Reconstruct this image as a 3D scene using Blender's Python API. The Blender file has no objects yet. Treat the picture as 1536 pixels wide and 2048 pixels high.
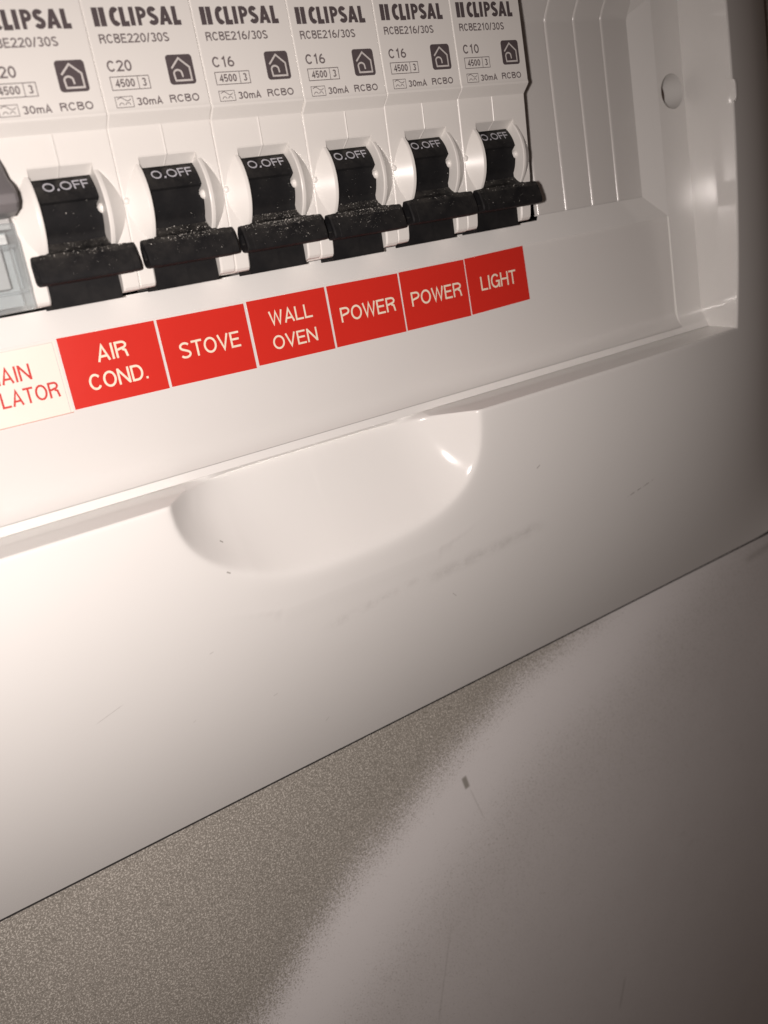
import bpy, bmesh, math, random
from mathutils import Vector, Matrix

# ------------------------------------------------------------------ scene, camera, light
sc = bpy.context.scene
COL = sc.collection
MM = 0.001

def W(x, y, z):
    """board coordinates in mm (x right, y up, z out of the board) -> world metres"""
    return Vector((x * MM, -z * MM, y * MM))

CAM = (-38.091, 70.674, 160.492)
R_ = ((0.81848691, -0.17585172, 0.54695096),
      (-0.29464902, -0.94575487, 0.13685641),
      (0.49321510, -0.27317374, -0.82590252))
# columns of the fitted matrix: right, down, forward (rows below are in board axes)
RIGHT, DOWN, FWD = R_[0], R_[1], None
RIGHT = (0.81848691, -0.17585172, 0.54695096)
DOWN = (-0.29464902, -0.94575487, 0.13685641)
FWD = (0.49321510, -0.27317374, -0.82590252)

cam_d = bpy.data.cameras.new('camera')
cam = bpy.data.objects.new('camera', cam_d)
COL.objects.link(cam)
r = W(*RIGHT) / MM; u = -W(*DOWN) / MM; b = -W(*FWD) / MM
m = Matrix((r, u, b)).transposed().to_4x4()
m.translation = W(*CAM)
cam.matrix_world = m
cam_d.sensor_fit = 'VERTICAL'
cam_d.sensor_height = 36.0
cam_d.sensor_width = 27.0
cam_d.lens = 1787.95 / 2048 * 36.0
cam_d.clip_start = 0.002
cam_d.clip_end = 20
cam_d.dof.use_dof = True
cam_d.dof.focus_distance = 0.178
cam_d.dof.aperture_fstop = (cam_d.lens * MM) / 0.0014
sc.camera = cam

wd = bpy.data.worlds.new('World')
sc.world = wd
wd.use_nodes = True
bg = wd.node_tree.nodes['Background']
bg.inputs[0].default_value = (1.0, 0.66, 0.52, 1)
bg.inputs[1].default_value = 0.03

# the phone's flash, a few millimetres beside the lens
fl_d = bpy.data.lights.new('phone_flash', 'SPOT')
fl_d.energy = 1.45
fl_d.color = (1.0, 0.900, 0.850)
fl_d.shadow_soft_size = 0.0022
fl_d.spot_size = math.radians(118)
fl_d.spot_blend = 1.0
fl = bpy.data.objects.new('phone_flash', fl_d)
COL.objects.link(fl)
FLASH = [CAM[i] - 10 * RIGHT[i] + 0.5 * DOWN[i] for i in range(3)]
fl.location = W(*FLASH)
AIM = (20, 24, 5)
fl.rotation_euler = (W(*AIM) - W(*FLASH)).to_track_quat('-Z', 'Y').to_euler()

sc.view_settings.view_transform = 'Standard'
sc.view_settings.look = 'None'
sc.view_settings.exposure = 0.0
sc.view_settings.gamma = 1.0
sc.render.engine = 'CYCLES'
sc.cycles.use_denoising = True
sc.cycles.max_bounces = 10
sc.cycles.caustics_reflective = True
sc.cycles.sample_clamp_indirect = 25.0
sc.cycles.blur_glossy = 0.15

# ------------------------------------------------------------------ materials
def mat(name):
    m = bpy.data.materials.new(name)
    m.use_nodes = True
    nt = m.node_tree
    return m, nt, nt.nodes, nt.links, nt.nodes['Principled BSDF']

def N(nt, t, **kw):
    n = nt.nodes.new(t)
    for k, v in kw.items():
        setattr(n, k, v)
    return n

def math_node(nt, op, a, b=None, clamp=False):
    n = nt.nodes.new('ShaderNodeMath'); n.operation = op; n.use_clamp = clamp
    for i, v in enumerate((a, b)):
        if v is None: continue
        if isinstance(v, (int, float)): n.inputs[i].default_value = v
        else: nt.links.new(v, n.inputs[i])
    return n.outputs[0]

def smooth(nt, v, a, b):
    n = nt.nodes.new('ShaderNodeMapRange'); n.interpolation_type = 'SMOOTHSTEP'
    nt.links.new(v, n.inputs[0])
    n.inputs[1].default_value = a; n.inputs[2].default_value = b
    n.inputs[3].default_value = 0; n.inputs[4].default_value = 1
    return n.outputs[0]

def mixc(nt, f, a, b):
    n = nt.nodes.new('ShaderNodeMix'); n.data_type = 'RGBA'
    for s, v in ((n.inputs[0], f), (n.inputs[6], a), (n.inputs[7], b)):
        if isinstance(v, (int, float)): s.default_value = v
        elif isinstance(v, tuple): s.default_value = (*v, 1)
        else: nt.links.new(v, s)
    return n.outputs[2]

def noise(nt, vec, scale, detail=2, rough=0.5):
    n = nt.nodes.new('ShaderNodeTexNoise')
    n.inputs['Scale'].default_value = scale
    n.inputs['Detail'].default_value = detail
    n.inputs['Roughness'].default_value = rough
    nt.links.new(vec, n.inputs['Vector'])
    return n.outputs[0]

def board_xy(nt):
    tc = nt.nodes.new('ShaderNodeTexCoord')
    sx = nt.nodes.new('ShaderNodeSeparateXYZ')
    nt.links.new(tc.outputs['Object'], sx.inputs[0])
    x = math_node(nt, 'MULTIPLY', sx.outputs[0], 1000)
    y = math_node(nt, 'MULTIPLY', sx.outputs[2], 1000)
    return tc.outputs['Object'], x, y

def bump(nt, h, strength, dist, bs):
    n = nt.nodes.new('ShaderNodeBump')
    n.inputs['Strength'].default_value = strength
    n.inputs['Distance'].default_value = dist
    nt.links.new(h, n.inputs['Height'])
    nt.links.new(n.outputs[0], bs.inputs['Normal'])

def seg_mask(nt, x, y, x0, y0, x1, y1, half, soft):
    """1 along a line segment on the board, fading at its sides and ends"""
    L = math.hypot(x1 - x0, y1 - y0); dx, dy = (x1 - x0) / L, (y1 - y0) / L
    rx = math_node(nt, 'SUBTRACT', x, x0); ry = math_node(nt, 'SUBTRACT', y, y0)
    t = math_node(nt, 'ADD', math_node(nt, 'MULTIPLY', rx, dx), math_node(nt, 'MULTIPLY', ry, dy))
    n = math_node(nt, 'ABSOLUTE', math_node(nt, 'SUBTRACT', math_node(nt, 'MULTIPLY', ry, dx), math_node(nt, 'MULTIPLY', rx, dy)))
    side = math_node(nt, 'SUBTRACT', 1.0, smooth(nt, n, half - soft, half + soft))
    tt = math_node(nt, 'ABSOLUTE', math_node(nt, 'SUBTRACT', t, L / 2))
    end = math_node(nt, 'SUBTRACT', 1.0, smooth(nt, tt, L * 0.30, L * 0.5))
    return math_node(nt, 'MULTIPLY', side, end)

def plastic(name, col, rough, var=0.03, scale=60, bumps=0.0, spec=0.5, rvar=0.04):
    m, nt, nodes, links, bs = mat(name)
    P, x, y = board_xy(nt)
    f = noise(nt, P, scale, 4, 0.6)
    links.new(mixc(nt, f, tuple(c * (1 - var) for c in col), tuple(min(1, c * (1 + var)) for c in col)), bs.inputs['Base Color'])
    g = noise(nt, P, scale * 6, 3)
    links.new(math_node(nt, 'ADD', rough - rvar / 2, math_node(nt, 'MULTIPLY', g, rvar)), bs.inputs['Roughness'])
    bs.inputs['Specular IOR Level'].default_value = spec
    if bumps:
        bump(nt, noise(nt, P, 2600, 2), bumps, 0.00004, bs)
    return m

def cover_material():
    m, nt, nodes, links, bs = mat('cover_white_plastic')
    P, x, y = board_xy(nt)
    f = noise(nt, P, 45, 4, 0.6)
    col = mixc(nt, f, (0.775, 0.765, 0.745), (0.80, 0.79, 0.77))
    # rubbed grey smudge and a fine scratch right of the finger hollow, a few nicks
    br = noise(nt, P, 260, 5, 0.75)
    s1 = seg_mask(nt, x, y, 58, 1.4, 99, 3.8, 0.9, 1.8)
    s1 = math_node(nt, 'MULTIPLY', s1, math_node(nt, 'MULTIPLY', smooth(nt, br, 0.25, 0.80), 0.36))
    s2 = math_node(nt, 'MULTIPLY', seg_mask(nt, x, y, 125, 1.2, 136, 3.4, 0.12, 0.14), smooth(nt, noise(nt, P, 900, 2), 0.38, 0.6))
    s3 = math_node(nt, 'MULTIPLY', seg_mask(nt, x, y, -13, 0.2, -7, 2.2, 0.05, 0.10), 0.40)
    s4 = math_node(nt, 'MULTIPLY', seg_mask(nt, x, y, 34, 0.0, 62, 3.0, 0.8, 1.0), math_node(nt, 'MULTIPLY', smooth(nt, br, 0.4, 0.8), 0.25))
    vo = nt.nodes.new('ShaderNodeTexVoronoi'); vo.inputs['Scale'].default_value = 62
    links.new(P, vo.inputs['Vector'])
    sp = math_node(nt, 'SUBTRACT', 1.0, smooth(nt, vo.outputs['Distance'], 0.018, 0.032))
    keep = smooth(nt, nt_col_r(nt, vo), 0.72, 0.74)
    sp = math_node(nt, 'MULTIPLY', math_node(nt, 'MULTIPLY', sp, keep), 0.5)
    for a0, a1, a2, a3, hw, st_ in ((10.0, 5.2, 11.0, 5.45, 0.10, 0.28), (22.5, -11.0, 23.7, -10.75, 0.14, 0.18), (35.2, -24.8, 36.2, -23.9, 0.13, 0.2), (5.0, -8.7, 5.7, -8.4, 0.10, 0.2), (15.8, 20.6, 16.7, 20.0, 0.13, 0.7), (17.2, 25.7, 17.9, 25.1, 0.11, 0.7), (69.0, -4.6, 70.4, -6.1, 0.1, 0.35), (93.0, 18.5, 94.2, 19.2, 0.13, 0.5)):
        sp = math_node(nt, 'MAXIMUM', sp, math_node(nt, 'MULTIPLY', seg_mask(nt, x, y, a0, a1, a2, a3, hw, hw), st_))
    tot = math_node(nt, 'MAXIMUM', math_node(nt, 'MAXIMUM', s1, math_node(nt, 'MULTIPLY', s2, 0.7)), math_node(nt, 'MAXIMUM', math_node(nt, 'MAXIMUM', s3, s4), sp), True)
    links.new(mixc(nt, tot, col, (0.20, 0.18, 0.16)), bs.inputs['Base Color'])
    g = noise(nt, P, 300, 3)
    links.new(math_node(nt, 'ADD', 0.09, math_node(nt, 'MULTIPLY', g, 0.06)), bs.inputs['Roughness'])
    bump(nt, math_node(nt, 'ADD', noise(nt, P, 120, 2), math_node(nt, 'MULTIPLY', noise(nt, P, 850, 3, 0.6), 0.16)), 0.06, 0.0002, bs)
    return m

def nt_col_r(nt, vo):
    s = nt.nodes.new('ShaderNodeSeparateColor')
    nt.links.new(vo.outputs['Color'], s.inputs[0])
    return s.outputs[0]

def board_material():
    m, nt, nodes, links, bs = mat('sprayed_grey_board')
    P, x, y = board_xy(nt)
    # signed distance from the edge of the white overspray
    rx = math_node(nt, 'SUBTRACT', x, 124.0); ry = math_node(nt, 'SUBTRACT', y, -36.0)
    d = math_node(nt, 'ADD', math_node(nt, 'MULTIPLY', rx, 0.426), math_node(nt, 'MULTIPLY', ry, -0.905))
    uu = math_node(nt, 'ADD', math_node(nt, 'MULTIPLY', rx, -0.905 / 131.4), math_node(nt, 'MULTIPLY', ry, -0.426 / 131.4), True)
    bow = math_node(nt, 'MULTIPLY', math_node(nt, 'MULTIPLY', uu, math_node(nt, 'SUBTRACT', 1.0, uu)), 33.0)
    t = math_node(nt, 'ADD', d, bow)
    wob = math_node(nt, 'MULTIPLY', math_node(nt, 'SUBTRACT', noise(nt, P, 35, 2), 0.5), 7.0)
    t = math_node(nt, 'ADD', t, wob)
    dens = smooth(nt, t, -18.0, 14.0)
    fade = math_node(nt, 'SUBTRACT', 1.0, math_node(nt, 'MULTIPLY', smooth(nt, t, 9.0, 30.0), 0.20))
    fade2 = math_node(nt, 'ADD', fade, math_node(nt, 'MULTIPLY', smooth(nt, t, 34.0, 85.0), 0.10))
    dens = math_node(nt, 'MULTIPLY', dens, fade2)
    fine = noise(nt, P, 2600, 2, 0.65)
    fine2 = noise(nt, P, 2700, 2, 0.7)
    # fine droplets: threshold of the grain by the paint density
    thr = math_node(nt, 'SUBTRACT', 0.84, math_node(nt, 'MULTIPLY', dens, 0.60))
    pm = nt.nodes.new('ShaderNodeMapRange'); pm.interpolation_type = 'SMOOTHSTEP'
    links.new(fine, pm.inputs[0])
    links.new(math_node(nt, 'SUBTRACT', thr, 0.12), pm.inputs[1])
    links.new(math_node(nt, 'ADD', thr, 0.12), pm.inputs[2])
    paint = pm.outputs[0]
    big = noise(nt, P, 28, 3)
    base = mixc(nt, big, (0.285, 0.268, 0.236), (0.365, 0.335, 0.298))
    grain = smooth(nt, fine2, 0.49, 0.63)
    base = mixc(nt, math_node(nt, 'MULTIPLY', grain, 0.75), base, (0.82, 0.785, 0.71))
    dark = math_node(nt, 'SUBTRACT', 1.0, smooth(nt, noise(nt, P, 2000, 3, 0.7), 0.33, 0.52))
    base = mixc(nt, math_node(nt, 'MULTIPLY', dark, 0.5), base, (0.17, 0.160, 0.135))
    white = mixc(nt, noise(nt, P, 60, 4), (0.64, 0.615, 0.605), (0.70, 0.675, 0.665))
    thick = math_node(nt, 'MULTIPLY', smooth(nt, t, -4.0, 8.0), math_node(nt, 'SUBTRACT', 1.0, smooth(nt, t, 12.0, 40.0)))
    white = mixc(nt, math_node(nt, 'MULTIPLY', thick, 0.8), white, (0.82, 0.80, 0.795))
    col = mixc(nt, paint, base, white)
    # chips and scrapes
    c1 = seg_mask(nt, x, y, 72.2, -60.2, 73.0, -64.5, 0.75, 0.35)
    c2 = seg_mask(nt, x, y, 73.4, -64.0, 76.6, -76.0, 0.18, 0.2)
    c3 = seg_mask(nt, x, y, 61, -98, 50, -128, 0.2, 0.25)
    c4 = math_node(nt, 'MULTIPLY', seg_mask(nt, x, y, 190, -42, 214, -40, 1.0, 1.2), 0.4)
    cc = math_node(nt, 'MAXIMUM', math_node(nt, 'MAXIMUM', c1, math_node(nt, 'MULTIPLY', c2, 0.3)), math_node(nt, 'MAXIMUM', math_node(nt, 'MULTIPLY', c3, 0.30), c4))
    c5 = math_node(nt, 'MULTIPLY', seg_mask(nt, x, y, 119, -156, 114.5, -167, 0.3, 0.4), 0.45)
    c6 = math_node(nt, 'MULTIPLY', seg_mask(nt, x, y, 63.6, -37.9, 65.4, -38.4, 0.3, 0.25), 0.9)
    blot = math_node(nt, 'MULTIPLY', smooth(nt, noise(nt, P, 90, 5, 0.75), 0.62, 0.80), 0.22)
    cc = math_node(nt, 'MAXIMUM', cc, math_node(nt, 'MAXIMUM', math_node(nt, 'MAXIMUM', c5, c6), blot))
    cc = math_node(nt, 'MULTIPLY', cc, 0.8)
    col = mixc(nt, cc, col, (0.22, 0.205, 0.17))
    links.new(col, bs.inputs['Base Color'])
    links.new(math_node(nt, 'ADD', 0.46, math_node(nt, 'MULTIPLY', paint, 0.16)), bs.inputs['Roughness'])
    links.new(math_node(nt, 'MULTIPLY', math_node(nt, 'SUBTRACT', 1.0, paint), 0.08), bs.inputs['Metallic'])
    bump(nt, math_node(nt, 'ADD', fine2, math_node(nt, 'MULTIPLY', fine, 0.6)), 0.35, 0.00012, bs)
    return m

def print_material(name, col, rough=0.5):
    m, nt, nodes, links, bs = mat(name)
    P, x, y = board_xy(nt)
    f = noise(nt, P, 1500, 2)
    links.new(mixc(nt, f, tuple(c * 0.85 for c in col), tuple(c * 1.15 for c in col)), bs.inputs['Base Color'])
    bs.inputs['Roughness'].default_value = rough
    bs.inputs['Specular IOR Level'].default_value = 0.3
    return m

def black_plastic():
    m, nt, nodes, links, bs = mat('black_toggle_plastic')
    P, x, y = board_xy(nt)
    f = noise(nt, P, 160, 5, 0.65)
    geo = N(nt, 'ShaderNodeNewGeometry')
    sn = N(nt, 'ShaderNodeSeparateXYZ'); links.new(geo.outputs['Normal'], sn.inputs[0])
    film = math_node(nt, 'MULTIPLY', smooth(nt, sn.outputs[2], 0.05, 0.95), smooth(nt, noise(nt, P, 350, 5, 0.7), 0.35, 0.75))
    colr = mixc(nt, smooth(nt, f, 0.35, 0.75), (0.009, 0.009, 0.010), (0.020, 0.019, 0.019))
    links.new(mixc(nt, math_node(nt, 'MULTIPLY', film, 0.20), colr, (0.30, 0.28, 0.25)), bs.inputs['Base Color'])
    links.new(math_node(nt, 'ADD', 0.52, math_node(nt, 'MULTIPLY', noise(nt, P, 700, 3), 0.2)), bs.inputs['Roughness'])
    bs.inputs['Specular IOR Level'].default_value = 0.12
    bump(nt, noise(nt, P, 1800, 3), 0.12, 0.00005, bs)
    return m

def clear_plastic():
    m, nt, nodes, links, bs = mat('clear_plastic')
    bs.inputs['Base Color'].default_value = (0.82, 0.83, 0.83, 1)
    bs.inputs['Roughness'].default_value = 0.07
    tr = N(nt, 'ShaderNodeBsdfTransparent')
    tr.inputs[0].default_value = (0.90, 0.935, 0.945, 1)
    lw = N(nt, 'ShaderNodeLayerWeight'); lw.inputs[0].default_value = 0.35
    f = math_node(nt, 'ADD', 0.14, math_node(nt, 'MULTIPLY', lw.outputs['Facing'], 0.45), True)
    mx = N(nt, 'ShaderNodeMixShader')
    links.new(f, mx.inputs[0]); links.new(tr.outputs[0], mx.inputs[1]); links.new(bs.outputs[0], mx.inputs[2])
    links.new(mx.outputs[0], nodes['Material Output'].inputs['Surface'])
    return m

M = {
    'cover': cover_material(),
    'insert': plastic('insert_white_plastic', (0.72, 0.705, 0.685), 0.13, 0.012, 50, 0, 0.5, 0.02),
    'frame': plastic('frame_white_plastic', (0.79, 0.78, 0.76), 0.065, 0.012, 50, 0, 0.5, 0.02),
    'blank': plastic('blank_white_plastic', (0.65, 0.635, 0.615), 0.17, 0.012, 50, 0, 0.5, 0.03),
    'housing': plastic('breaker_white_plastic', (0.755, 0.735, 0.705), 0.34, 0.03, 90, 0.12),
    'black': black_plastic(),
    'grey': plastic('grey_switch_plastic', (0.16, 0.15, 0.155), 0.38, 0.12, 150, 0.2),
    'lightgrey': plastic('light_grey_plastic', (0.40, 0.40, 0.395), 0.4, 0.04, 120),
    'clear': clear_plastic(),
    'dark': plastic('dark_cavity', (0.03, 0.028, 0.027), 0.7, 0.1, 60),
    'board': board_material(),
    'ink': print_material('dark_ink', (0.092, 0.074, 0.078)),
    'inkgrey': print_material('grey_ink', (0.165, 0.140, 0.142)),
    'iconline': print_material('icon_line', (0.60, 0.57, 0.55)),
    'offink': print_material('off_ink', (0.42, 0.42, 0.46)),
    'red': plastic('red_label', (0.63, 0.028, 0.018), 0.36, 0.05, 70, 0, 0.4),
    'cream': plastic('cream_label', (0.80, 0.76, 0.68), 0.36, 0.03, 70, 0, 0.4),
    'creamtext': print_material('cream_letter', (0.86, 0.75, 0.60)),
    'redtext': print_material('red_letter', (0.58, 0.045, 0.035)),
    'redline': print_material('pink_line', (0.55, 0.25, 0.20)),
    'dust': print_material('dust', (0.60, 0.58, 0.54), 0.9),
}

# ------------------------------------------------------------------ mesh helpers
def finish(bm, name, material, parent=None, angle=35, bevel=0.0, seg=2, merge=True, wn=False, bang=25):
    if merge:
        bmesh.ops.remove_doubles(bm, verts=bm.verts, dist=0.0008)
    bmesh.ops.recalc_face_normals(bm, faces=bm.faces)
    if bevel:
        es = [e for e in bm.edges if len(e.link_faces) == 2 and e.calc_face_angle(0) > math.radians(bang)]
        bmesh.ops.bevel(bm, geom=es, offset=bevel, segments=seg, profile=0.6, affect='EDGES', clamp_overlap=True)
    for v in bm.verts:
        x, y, z = v.co
        v.co = W(x, y, z)
    me = bpy.data.meshes.new(name)
    bm.to_mesh(me); bm.free()
    me.materials.append(material)
    me.polygons.foreach_set('use_smooth', [True] * len(me.polygons))
    me.set_sharp_from_angle(angle=math.radians(angle))
    o = bpy.data.objects.new(name, me)
    COL.objects.link(o)
    if parent: o.parent = parent
    if wn:
        w_ = o.modifiers.new('weighted_normals', 'WEIGHTED_NORMAL'); w_.keep_sharp = True; w_.weight = 90
    return o

def thing(name, label, cat, group=None, loc=(0, 0, 0)):
    o = bpy.data.objects.new(name, None)
    COL.objects.link(o)
    o.empty_display_size = 0.01
    o.location = W(*loc)
    tag(o, label, cat, group)
    return o

def tag(o, label, cat, group=None):
    o['label'] = label; o['category'] = cat
    if group: o['group'] = group

def face(bm, pts):
    try:
        return bm.faces.new([bm.verts.new(p) for p in pts])
    except ValueError:
        return None

def prism(bm, prof, x0, x1, ch0=0.0, ch1=0.0, zmin=0.5, hole=0):
    """closed profile [(y,z)] swept along x; the front edge at each end eased by ch"""
    st = [(x0, ch0), (x0 + ch0, 0)] if ch0 else [(x0, 0)]
    st += [(x1 - ch1, 0), (x1, ch1)] if ch1 else [(x1, 0)]
    cy = sum(p[0] for p in prof) / len(prof); cz = sum(p[1] for p in prof) / len(prof)
    rings = []
    for x, c in st:
        ring = []
        for y, z in prof:
            if c and z > zmin:
                if hole:
                    L = math.hypot(y - cy, z - cz) or 1
                    ring.append(bm.verts.new((x, y - (y - cy) / L * c, z - (z - cz) / L * c)))
                else:
                    ring.append(bm.verts.new((x, y, z - c)))
            else:
                ring.append(bm.verts.new((x, y, z)))
        rings.append(ring)
    n = len(prof)
    for a, c in zip(rings, rings[1:]):
        for i in range(n):
            j = (i + 1) % n
            bm.faces.new((a[i], a[j], c[j], c[i]))
    bm.faces.new(rings[-1])
    if hole:
        x = st[0][0]
        inner = [bm.verts.new((x, cy + (v.co.y - cy) * hole, cz + (v.co.z - cz) * hole)) for v in rings[0]]
        deep = [bm.verts.new((x + 1.4, v.co.y, v.co.z)) for v in inner]
        for i in range(n):
            j = (i + 1) % n
            bm.faces.new((rings[0][i], inner[i], inner[j], rings[0][j]))
            bm.faces.new((inner[i], deep[i], deep[j], inner[j]))
        bm.faces.new(deep)
    else:
        bm.faces.new(rings[0][::-1])

def loft(bm, rows, zback):
    """rows of (y, z, x0, x1): a front skin with side walls back to zback"""
    L = [bm.verts.new((x0, y, z)) for y, z, x0, x1 in rows]
    Rr = [bm.verts.new((x1, y, z)) for y, z, x0, x1 in rows]
    Lb = [bm.verts.new((x0, y, zback)) for y, z, x0, x1 in rows]
    Rb = [bm.verts.new((x1, y, zback)) for y, z, x0, x1 in rows]
    for i in range(len(rows) - 1):
        bm.faces.new((L[i], L[i + 1], Rr[i + 1], Rr[i]))
        bm.faces.new((L[i], Lb[i], Lb[i + 1], L[i + 1]))
        bm.faces.new((Rr[i], Rr[i + 1], Rb[i + 1], Rb[i]))
    bm.faces.new((L[0], Rr[0], Rb[0], Lb[0]))
    bm.faces.new((L[-1], Lb[-1], Rb[-1], Rr[-1]))

def disc_dome(bm, c, rad, h, axis='x', sgn=-1, n=14, m=4):
    """small dome (pivot bump) standing on a wall"""
    prev = None
    for k in range(m + 1):
        a = k / m * math.pi / 2
        rr = rad * math.cos(a); hh = h * math.sin(a)
        ring = []
        for i in range(n):
            t = 2 * math.pi * i / n
            if axis == 'x':
                p = (c[0] + sgn * hh, c[1] + rr * math.cos(t), c[2] + rr * math.sin(t))
            else:
                p = (c[0] + rr * math.cos(t), c[1] + rr * math.sin(t), c[2] + hh)
            ring.append(bm.verts.new(p))
        if prev:
            for i in range(n):
                j = (i + 1) % n
                bm.faces.new((prev[i], prev[j], ring[j], ring[i]))
        prev = ring

# ------------------------------------------------------------------ stroke lettering
def arc(cx, cy, rx, ry, a0, a1, n=10):
    return [(cx + rx * math.cos(math.radians(a0 + (a1 - a0) * i / n)), cy + ry * math.sin(math.radians(a0 + (a1 - a0) * i / n))) for i in range(n + 1)]

def glyph(ch, w, s):
    """centre-line strokes of a grotesque letter in a cell of width w and height 1; s = half stroke"""
    l, r_, t, bt, md = s, w - s, 1 - s, s, 0.5
    cx = w / 2; hw = w / 2 - s
    G = {
        'A': [[(l * 0.9, 0), (cx, t + s * 0.2), (w - l * 0.9, 0)], [(w * 0.22, 0.30), (w * 0.78, 0.30)]],
        'B': [[(l, bt), (l, t), (w * 0.55, t)] + arc(w * 0.55, 0.755, r_ * 0.93 - w * 0.55, t - 0.755, 90, -90, 8) + [(l + s, 0.51)], [(l + s, 0.51), (w * 0.55, 0.51)] + arc(w * 0.55, (0.51 + bt) / 2, r_ - w * 0.55, (0.51 - bt) / 2, 90, -90, 8) + [(l + s, bt)]],
        'C': [arc(cx, 0.5, hw, 0.5 - s, 38, 322, 18)],
        'D': [[(l, 0), (l, t), (w * 0.45, t)] + arc(w * 0.45, 0.5, r_ - w * 0.45, 0.5 - s, 90, -90, 12) + [(l + s, bt)]],
        'E': [[(w * 0.98, bt), (l, bt), (l, t), (w * 0.96, t)], [(l, 0.52), (w * 0.88, 0.52)]],
        'F': [[(l, 0), (l, t), (w * 0.98, t)], [(l, 0.50), (w * 0.86, 0.50)]],
        'G': [arc(cx, 0.5, hw, 0.5 - s, 40, 340, 18)[:-1] + [(r_, 0.46), (w * 0.55, 0.46)], [(r_, 0.46), (r_, 0)]],
        'H': [[(l, 0), (l, 1)], [(r_, 0), (r_, 1)], [(l, 0.52), (r_, 0.52)]],
        'I': [[(cx, 0), (cx, 1)]],
        'L': [[(l, 1), (l, bt), (w, bt)]],
        'M': [[(l, 0), (l, t), (cx, bt * 1.5), (r_, t), (r_, 0)]],
        'N': [[(l, 0), (l, 1)], [(l, 1 - s * 0.6), (r_, s * 0.6)], [(r_, 0), (r_, 1)]],
        'O': [arc(cx, 0.5, hw, 0.5 - s, 0, 360, 24)],
        'P': [[(l, 0), (l, t), (w * 0.55, t)] + arc(w * 0.55, 0.73, r_ - w * 0.55, t - 0.73, 90, -90, 9) + [(l + s, 0.46)]],
        'R': [[(l, 0), (l, t), (w * 0.55, t)] + arc(w * 0.55, 0.745, r_ * 0.97 - w * 0.55, t - 0.745, 90, -90, 9) + [(l + s, 0.49)], [(w * 0.56, 0.49), (w * 0.80, 0.40), (w * 0.90, 0.0)]],
        'S': [arc(cx, 0.735, hw * 0.95, 0.265 - s, 25, 235, 12) + arc(cx, 0.265, hw, 0.265 - s, 62, -155, 12)],
        'T': [[(0, t), (w, t)], [(cx, t), (cx, 0)]],
        'V': [[(l * 0.9, 1), (cx, bt), (w - l * 0.9, 1)]],
        'W': [[(l * 0.8, 1), (w * 0.27, bt), (cx, t), (w * 0.73, bt), (w - l * 0.8, 1)]],
        'm': [[(l, 0), (l, 0.70)], arc(l + (cx - l) / 2, 0.48, (cx - l) / 2, 0.24 - s, 180, 0, 8) + [(cx, 0)], arc(cx + (r_ - cx) / 2, 0.48, (r_ - cx) / 2, 0.24 - s, 180, 0, 8) + [(r_, 0)], [(l, 0.48), (l, 0.5)]],
        '0': [arc(cx, 0.5, hw, 0.5 - s, 0, 360, 22)],
        '1': [[(cx + s, 0), (cx + s, t), (cx - 0.16, 0.74)]],
        '2': [arc(cx, 0.70, hw, 0.30 - s, 165, -35, 12) + [(l, bt), (w, bt)]],
        '3': [arc(cx, 0.74, hw * 0.92, 0.26 - s, 150, -85, 11), arc(cx, 0.27, hw, 0.27 - s, 80, -155, 12)],
        '4': [[(w * 0.72, 0), (w * 0.72, t), (l, 0.30), (w, 0.30)]],
        '5': [[(w * 0.92, t), (w * 0.24, t), (w * 0.14, 0.50)] + arc(cx, 0.33, hw, 0.33 - s, 140, -150, 12)],
        '6': [arc(cx, 0.32, hw, 0.32 - s, 0, 360, 18), arc(cx + hw * 0.55, 0.42, hw * 1.5, 0.58 - s, 178, 98, 8)],
        '/': [[(l * 0.5, 0), (w - l * 0.5, 1)]],
        '.': [[(cx - s, s), (cx + s, s)]],
    }
    return G.get(ch, [])

ADV = {'I': 0.16, '.': 0.18, 'M': 0.80, 'W': 0.92, 'm': 0.82, '1': 0.52, '/': 0.36, 'L': 0.56, 'E': 0.60, 'F': 0.58, 'T': 0.62, 'A': 0.70, 'V': 0.68, 'O': 0.76, 'C': 0.72, 'G': 0.76, 'D': 0.70, 'H': 0.68, 'N': 0.70, 'R': 0.68, 'P': 0.64, 'S': 0.64, 'B': 0.66, ' ': 0.4}

def ribbon(bm, pts, half, zf, level):
    """mitred ribbon along a 2-D centre line, laid on the surface z = zf(x, y)"""
    P = [Vector(p) for p in pts]
    Q = [P[0]]
    for p in P[1:]:
        if (p - Q[-1]).length > 1e-4: Q.append(p)
    closed = len(Q) > 3 and (Q[0] - Q[-1]).length < 1e-3
    if closed: Q.pop()
    n = len(Q); a = []; c = []
    for i in range(n):
        d0 = (Q[i] - Q[i - 1]) if (i or closed) else None
        d1 = (Q[(i + 1) % n] - Q[i]) if (i < n - 1 or closed) else None
        d0 = d0.normalized() if d0 is not None else None
        d1 = d1.normalized() if d1 is not None else None
        if d0 is None: d0 = d1
        if d1 is None: d1 = d0
        n0 = Vector((-d0.y, d0.x)); n1 = Vector((-d1.y, d1.x))
        mi = n0 + n1
        if mi.length < 0.2: mi = n0
        mi.normalize()
        k = half / max(0.42, mi.dot(n0))
        a.append(Q[i] + mi * k); c.append(Q[i] - mi * k)
    va = [bm.verts.new((p.x, p.y, zf(p.x, p.y) + level)) for p in a]
    vc = [bm.verts.new((p.x, p.y, zf(p.x, p.y) + level)) for p in c]
    for i in range(n if closed else n - 1):
        j = (i + 1) % n
        bm.faces.new((va[i], vc[i], vc[j], va[j]))

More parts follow.
